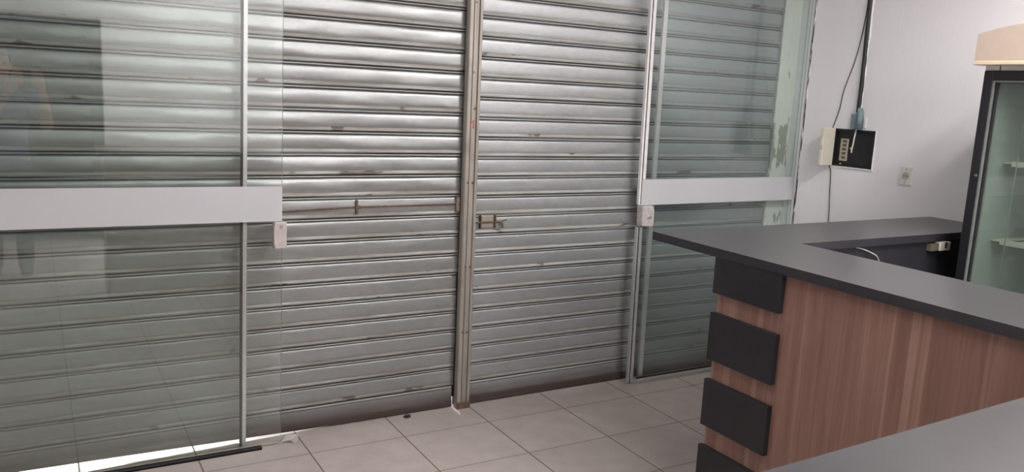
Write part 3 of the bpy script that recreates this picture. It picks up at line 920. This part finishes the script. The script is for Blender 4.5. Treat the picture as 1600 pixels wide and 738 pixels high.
# ------------------------------------------------------------------ bits on the floor
bm = B()
pts = [(0.915, 3.538, 0.0), (0.945, 3.558, 0.020), (0.965, 3.535, 0.006), (1.000, 3.545, 0.024), (0.985, 3.515, 0.002), (0.950, 3.510, 0.016), (0.925, 3.520, 0.010), (0.970, 3.500, 0.0)]
v = [bm.verts.new(p) for p in pts]
for q in ((0, 1, 2), (1, 3, 2), (2, 3, 4), (2, 4, 5), (0, 2, 5), (0, 5, 6), (5, 4, 7)):
    bm.faces.new([v[i] for i in q])
r = bmesh.ops.extrude_face_region(bm, geom=bm.faces[:])
for g in r['geom']:
    if isinstance(g, bmesh.types.BMVert):
        g.co.z += 0.0008
tag(obj('plastic_scrap', bm, M['clear_plastic']), 'crumpled scrap of clear plastic on the floor by the left door edge', 'plastic scrap')
bm = B()
bmesh.ops.create_icosphere(bm, subdivisions=2, radius=0.02)
for vv in bm.verts:
    k = 1 + 0.35 * noise.noise(vv.co * 70)
    vv.co = Vector((vv.co.x * k * 1.0, vv.co.y * k * 0.5, vv.co.z * k * 0.4))
lowest = min(vv.co.z for vv in bm.verts)
for vv in bm.verts:
    vv.co += Vector((1.553, 3.578, -lowest))
tag(obj('dirt_clump', bm, M['debris'], smooth=True), 'small dark clump of dirt on the floor under the left shutter', 'dirt')

# ------------------------------------------------------------------ the person taking the picture, mirrored in the left glass
def loft(bm, rings, n=24):
    """rings of (cx, cy, z, rx, ry)"""
    R_ = []
    for cx, cy, z, rx, ry in rings:
        R_.append([bm.verts.new((cx + rx * math.cos(2 * PI * k / n), cy + ry * math.sin(2 * PI * k / n), z)) for k in range(n)])
    for a, b in zip(R_[:-1], R_[1:]):
        for k in range(n):
            bm.faces.new((a[k], a[(k + 1) % n], b[(k + 1) % n], b[k]))
    bm.faces.new(R_[0][::-1]); bm.faces.new(R_[-1])

def ball(bm, c, r, sub=3):
    g = bmesh.ops.create_icosphere(bm, subdivisions=sub, radius=1.0)
    for v in g['verts']:
        v.co = Vector((c[0] + v.co.x * r[0], c[1] + v.co.y * r[1], c[2] + v.co.z * r[2]))
    return g['verts']

def limb(bm, pts, rad, n=14):
    sp = spline(pts, 5)
    k = len(sp) - 1
    rr = []
    for i in range(k + 1):
        t = i / k * (len(rad) - 1); j = min(int(t), len(rad) - 2)
        rr.append(rad[j] + (rad[j + 1] - rad[j]) * (t - j))
    tube(bm, sp, rr, n)
    ball(bm, sp[0], (rr[0],) * 3, 2); ball(bm, sp[-1], (rr[-1],) * 3, 2)

def remesh(o, voxel, smooth=4):
    m_ = o.modifiers.new('remesh', 'REMESH'); m_.mode = 'VOXEL'; m_.voxel_size = voxel; m_.use_smooth_shade = True
    s_ = o.modifiers.new('smooth', 'SMOOTH'); s_.iterations = smooth; s_.factor = 0.5

pe = thing('person', 'person in a blue shirt holding up a phone, mirrored faintly in the left glass', 'person', (-0.19, -0.36, 0))
HX, HY, HZ = -0.19, -0.305, 1.635
def head_shape(v):
    """unit sphere point -> head surface"""
    x, y, z = v
    w = 1.0 - (0.30 * max(0.0, -z) ** 1.3 if z < 0 else 0.0)
    px, py, pz = x * 0.074 * w, y * 0.095 * (1 - 0.10 * max(0, -z)), z * 0.116
    if y > 0.2:
        nose = math.exp(-(x * 5.5) ** 2 - ((z + 0.12) * 5.0) ** 2)
        py += 0.020 * nose + 0.006 * math.exp(-(x * 7) ** 2 - ((z - 0.12) * 4.0) ** 2)
        for sgn in (-1, 1):
            py -= 0.011 * math.exp(-((x - sgn * 0.42) * 5) ** 2 - ((z - 0.08) * 7) ** 2)
        py += 0.006 * math.exp(-(x * 4) ** 2 - ((z + 0.50) * 10) ** 2)
        py -= 0.003 * math.exp(-(x * 3.5) ** 2 - ((z + 0.53) * 26) ** 2)
        py += 0.008 * math.exp(-(x * 4) ** 2 - ((z + 0.85) * 6) ** 2)
    return Vector((HX + px, HY + py, HZ + pz))
bm = B()
g = bmesh.ops.create_icosphere(bm, subdivisions=5, radius=1.0)
for v in g['verts']:
    v.co = head_shape(v.co.copy())
for sgn in (-1, 1):
    ball(bm, (HX + sgn * 0.075, HY - 0.005, HZ - 0.005), (0.010, 0.020, 0.032), 2)
limb(bm, [(HX, -0.35, 1.42), (HX, -0.335, 1.50), (HX, -0.315, 1.58)], [0.064, 0.056, 0.055])
loft(bm, [(HX, -0.36, 0.90, 0.155, 0.105), (HX, -0.36, 1.02, 0.145, 0.098), (HX, -0.36, 1.16, 0.148, 0.104), (HX, -0.36, 1.30, 0.168, 0.112), (HX, -0.36, 1.40, 0.172, 0.090), (HX, -0.355, 1.46, 0.085, 0.066)])
arms = [[(0.000, -0.355, 1.40), (0.060, -0.300, 1.29), (0.105, -0.215, 1.185), (0.095, -0.150, 1.30), (0.080, -0.085, 1.435)],
        [(-0.380, -0.355, 1.40), (-0.375, -0.290, 1.29), (-0.335, -0.215, 1.175), (-0.245, -0.160, 1.28), (-0.160, -0.095, 1.405)]]
for a_ in arms:
    limb(bm, a_, [0.056, 0.048, 0.042, 0.040, 0.028])
PHY = -0.041   # middle of the phone's thickness
for wrist, palm, sgn in (((0.080, -0.085, 1.435), (0.058, -0.058, 1.535), 1), ((-0.160, -0.095, 1.405), (-0.085, -0.060, 1.532), -1)):
    w_, p_ = Vector(wrist), Vector(palm)
    limb(bm, [w_, w_.lerp(p_, 0.5), p_], [0.027, 0.032, 0.030], 12)
    limb(bm, [w_.lerp(p_, 0.6) + Vector((-0.018, 0, 0)), p_ + Vector((-0.020, 0.004, 0.012))], [0.020, 0.016], 10)
    limb(bm, [w_.lerp(p_, 0.6) + Vector((0.018, 0, 0)), p_ + Vector((0.020, 0.004, 0.012))], [0.020, 0.016], 10)
    for i, ln in enumerate((0.060, 0.070, 0.066, 0.050)):     # four fingers over the back of the phone
        fx = p_.x + (-0.030 + i * 0.020)
        limb(bm, [(fx, p_.y + 0.006, p_.z + 0.006), (fx - sgn * 0.002, PHY + 0.026, p_.z + 0.026), (fx - sgn * 0.006, PHY + 0.016, p_.z + 0.042), (fx - sgn * 0.012, PHY + 0.0135, p_.z + ln + 0.008)],
             [0.0092, 0.0088, 0.0080, 0.0068], 10)
    limb(bm, [(p_.x - sgn * 0.030, p_.y - 0.010, p_.z - 0.030), (p_.x - sgn * 0.040, PHY - 0.022, p_.z + 0.010), (p_.x - sgn * 0.034, PHY - 0.0165, p_.z + 0.050)], [0.014, 0.0115, 0.0085], 10)
for sgn in (-1, 1):
    limb(bm, [(HX + sgn * 0.085, -0.36, 0.92), (HX + sgn * 0.098, -0.355, 0.70), (HX + sgn * 0.102, -0.350, 0.50), (HX + sgn * 0.104, -0.365, 0.30), (HX + sgn * 0.105, -0.375, 0.09)], [0.086, 0.074, 0.054, 0.050, 0.036])
body = obj('body', bm, M['skin'], pe); remesh(body, 0.0052, 3)
for sgn in (-1, 1):
    bm = B(); ball(bm, (HX + sgn * 0.031, HY + 0.074, HZ + 0.010), (0.0125, 0.0115, 0.0085), 3)
    obj('eye', bm, M['lens'], pe, smooth=True)
bm = B()
g = bmesh.ops.create_icosphere(bm, subdivisions=5, radius=1.0)
kill = []
for v in g['verts']:
    u_ = v.co.copy()
    hairline = 0.52 if u_.y > 0.35 else (0.10 if u_.y > 0.0 else -0.45)
    k_ = noise.noise(u_ * 9) * 0.004
    v.co = head_shape(u_) + u_ * (0.012 + k_)
    if u_.z < hairline:
        kill.append(v)
bmesh.ops.delete(bm, geom=kill, context='VERTS')
hr = obj('hair', bm, M['hair'], pe, smooth=True)
sm = hr.modifiers.new('thickness', 'SOLIDIFY'); sm.thickness = 0.012; sm.offset = -1
bm = B()
loft(bm, [(HX, -0.36, 0.88, 0.172, 0.122), (HX, -0.36, 1.02, 0.160, 0.114), (HX, -0.36, 1.16, 0.162, 0.118), (HX, -0.36, 1.30, 0.182, 0.126), (HX, -0.36, 1.41, 0.182, 0.102), (HX, -0.353, 1.475, 0.082, 0.076)])
for a_ in arms:
    limb(bm, [a_[0], a_[1], Vector(a_[1]).lerp(Vector(a_[2]), 0.55)], [0.072, 0.064, 0.060])
sh_ = obj('shirt', bm, M['shirt'], pe); remesh(sh_, 0.008, 4)
bm = B()
loft(bm, [(HX, -0.36, 0.80, 0.165, 0.115), (HX, -0.36, 0.90, 0.168, 0.118), (HX, -0.36, 0.98, 0.155, 0.110)])
for sgn in (-1, 1):
    limb(bm, [(HX + sgn * 0.085, -0.36, 0.88), (HX + sgn * 0.098, -0.355, 0.70), (HX + sgn * 0.102, -0.350, 0.50), (HX + sgn * 0.104, -0.365, 0.30), (HX + sgn * 0.105, -0.372, 0.09)], [0.094, 0.086, 0.070, 0.064, 0.058])
tr_ = obj('trousers', bm, M['trousers'], pe); remesh(tr_, 0.009, 4)
for sgn in (-1, 1):
    bm = B()
    vs = ball(bm, (HX + sgn * 0.108, -0.325, 0.045), (0.046, 0.132, 0.048), 3)
    for v in vs:
        v.co.z = max(v.co.z, 0.002)
        if v.co.y > -0.30:
            v.co.z = 0.002 + (v.co.z - 0.002) * 0.72
    obj('shoe', bm, M['shoe'], pe, smooth=True)
ph = thing('phone', 'dark phone held up in both hands, a small glint in the left glass', 'phone', (-0.005, PHY, 1.62))
bm = B(); box(bm, -0.090, 0.078, PHY - 0.004, PHY + 0.004, 1.583, 1.660, bevel=0.003)
obj('shell', bm, M['phone'], ph)
for x in (-0.012, 0.012):
    bm = B(); disc(bm, (x, PHY + 0.004, 1.640), 0.008, 0.002, (0, 1, 0), 16)
    obj('lens', bm, M['lens'], ph)

# ------------------------------------------------------------------ ceiling lamps, unseen and added to light the room
def lamp(x, y, ln, wd, power, label):
    t = thing('added_ceiling_lamp', label, 'lamp', (x, y, ZC))
    bm = B(); box(bm, x - ln / 2 - 0.03, x + ln / 2 + 0.03, y - wd / 2 - 0.03, y + wd / 2 + 0.03, ZC - 0.05, ZC, bevel=0.006)
    obj('housing', bm, M['lamp_body'], t)
    bm = B(); box(bm, x - ln / 2, x + ln / 2, y - wd / 2, y + wd / 2, ZC - 0.056, ZC - 0.0505)
    o = obj('diffuser', bm, M['diffuser'].copy(), t)
    em = [n for n in o.data.materials[0].node_tree.nodes if n.type == 'EMISSION'][0]
    em.inputs[1].default_value = power
lamp(1.9, -1.25, 2.2, 0.28, 56.0, 'unseen long ceiling lamp added to brighten the back wall')
lamp(1.3, 2.3, 1.2, 0.20, 19.0, 'unseen ceiling lamp added so the shutters brighten towards the top')
lamp(3.05, 1.1, 1.2, 0.22, 68.0, 'unseen ceiling lamp added to brighten the right wall')

# ------------------------------------------------------------------ daylight outside
sun = bpy.data.lights.new('sun', 'SUN'); sun.energy = 6.0; sun.angle = math.radians(0.6); sun.color = (1.0, 0.93, 0.86)
so_ = bpy.data.objects.new('sun', sun); COL.objects.link(so_)
dirv = Vector((-0.06, -1.0, -math.tan(math.radians(15)))).normalized()
so_.rotation_euler = dirv.to_track_quat('-Z', 'Y').to_euler()
so_.location = (1, 9, 4)
w = bpy.data.worlds.new('daylight_sky'); S.world = w; w.use_nodes = True
bg = w.node_tree.nodes['Background']
bg.inputs[0].default_value = (0.75, 0.85, 1.0, 1); bg.inputs[1].default_value = 1.0

# ------------------------------------------------------------------ camera
Rm = [[0.86544, -0.04424, 0.49906], [-0.49861, -0.17369, 0.84925], [0.04911, -0.98381, -0.17237]]
cam = bpy.data.cameras.new('camera'); cam.sensor_width = 36.0; cam.lens = 36.0 * 1285.95 / 1600
cam.clip_start = 0.02
co = bpy.data.objects.new('camera', cam); COL.objects.link(co)
mx = Matrix.Identity(4)
for i in range(3):
    mx[i][0] = Rm[i][0]; mx[i][1] = -Rm[i][1]; mx[i][2] = -Rm[i][2]
mx[2][3] = 1.62
co.matrix_world = mx
S.camera = co
S.view_settings.view_transform = 'Standard'
S.view_settings.look = 'None'
S.view_settings.gamma = 1.0
S.view_settings.use_curve_mapping = False
S.view_settings.exposure = 0.12
S.cycles.use_denoising = True
S.cycles.max_bounces = 10
S.cycles.transparent_max_bounces = 24
S.cycles.diffuse_bounces = 6
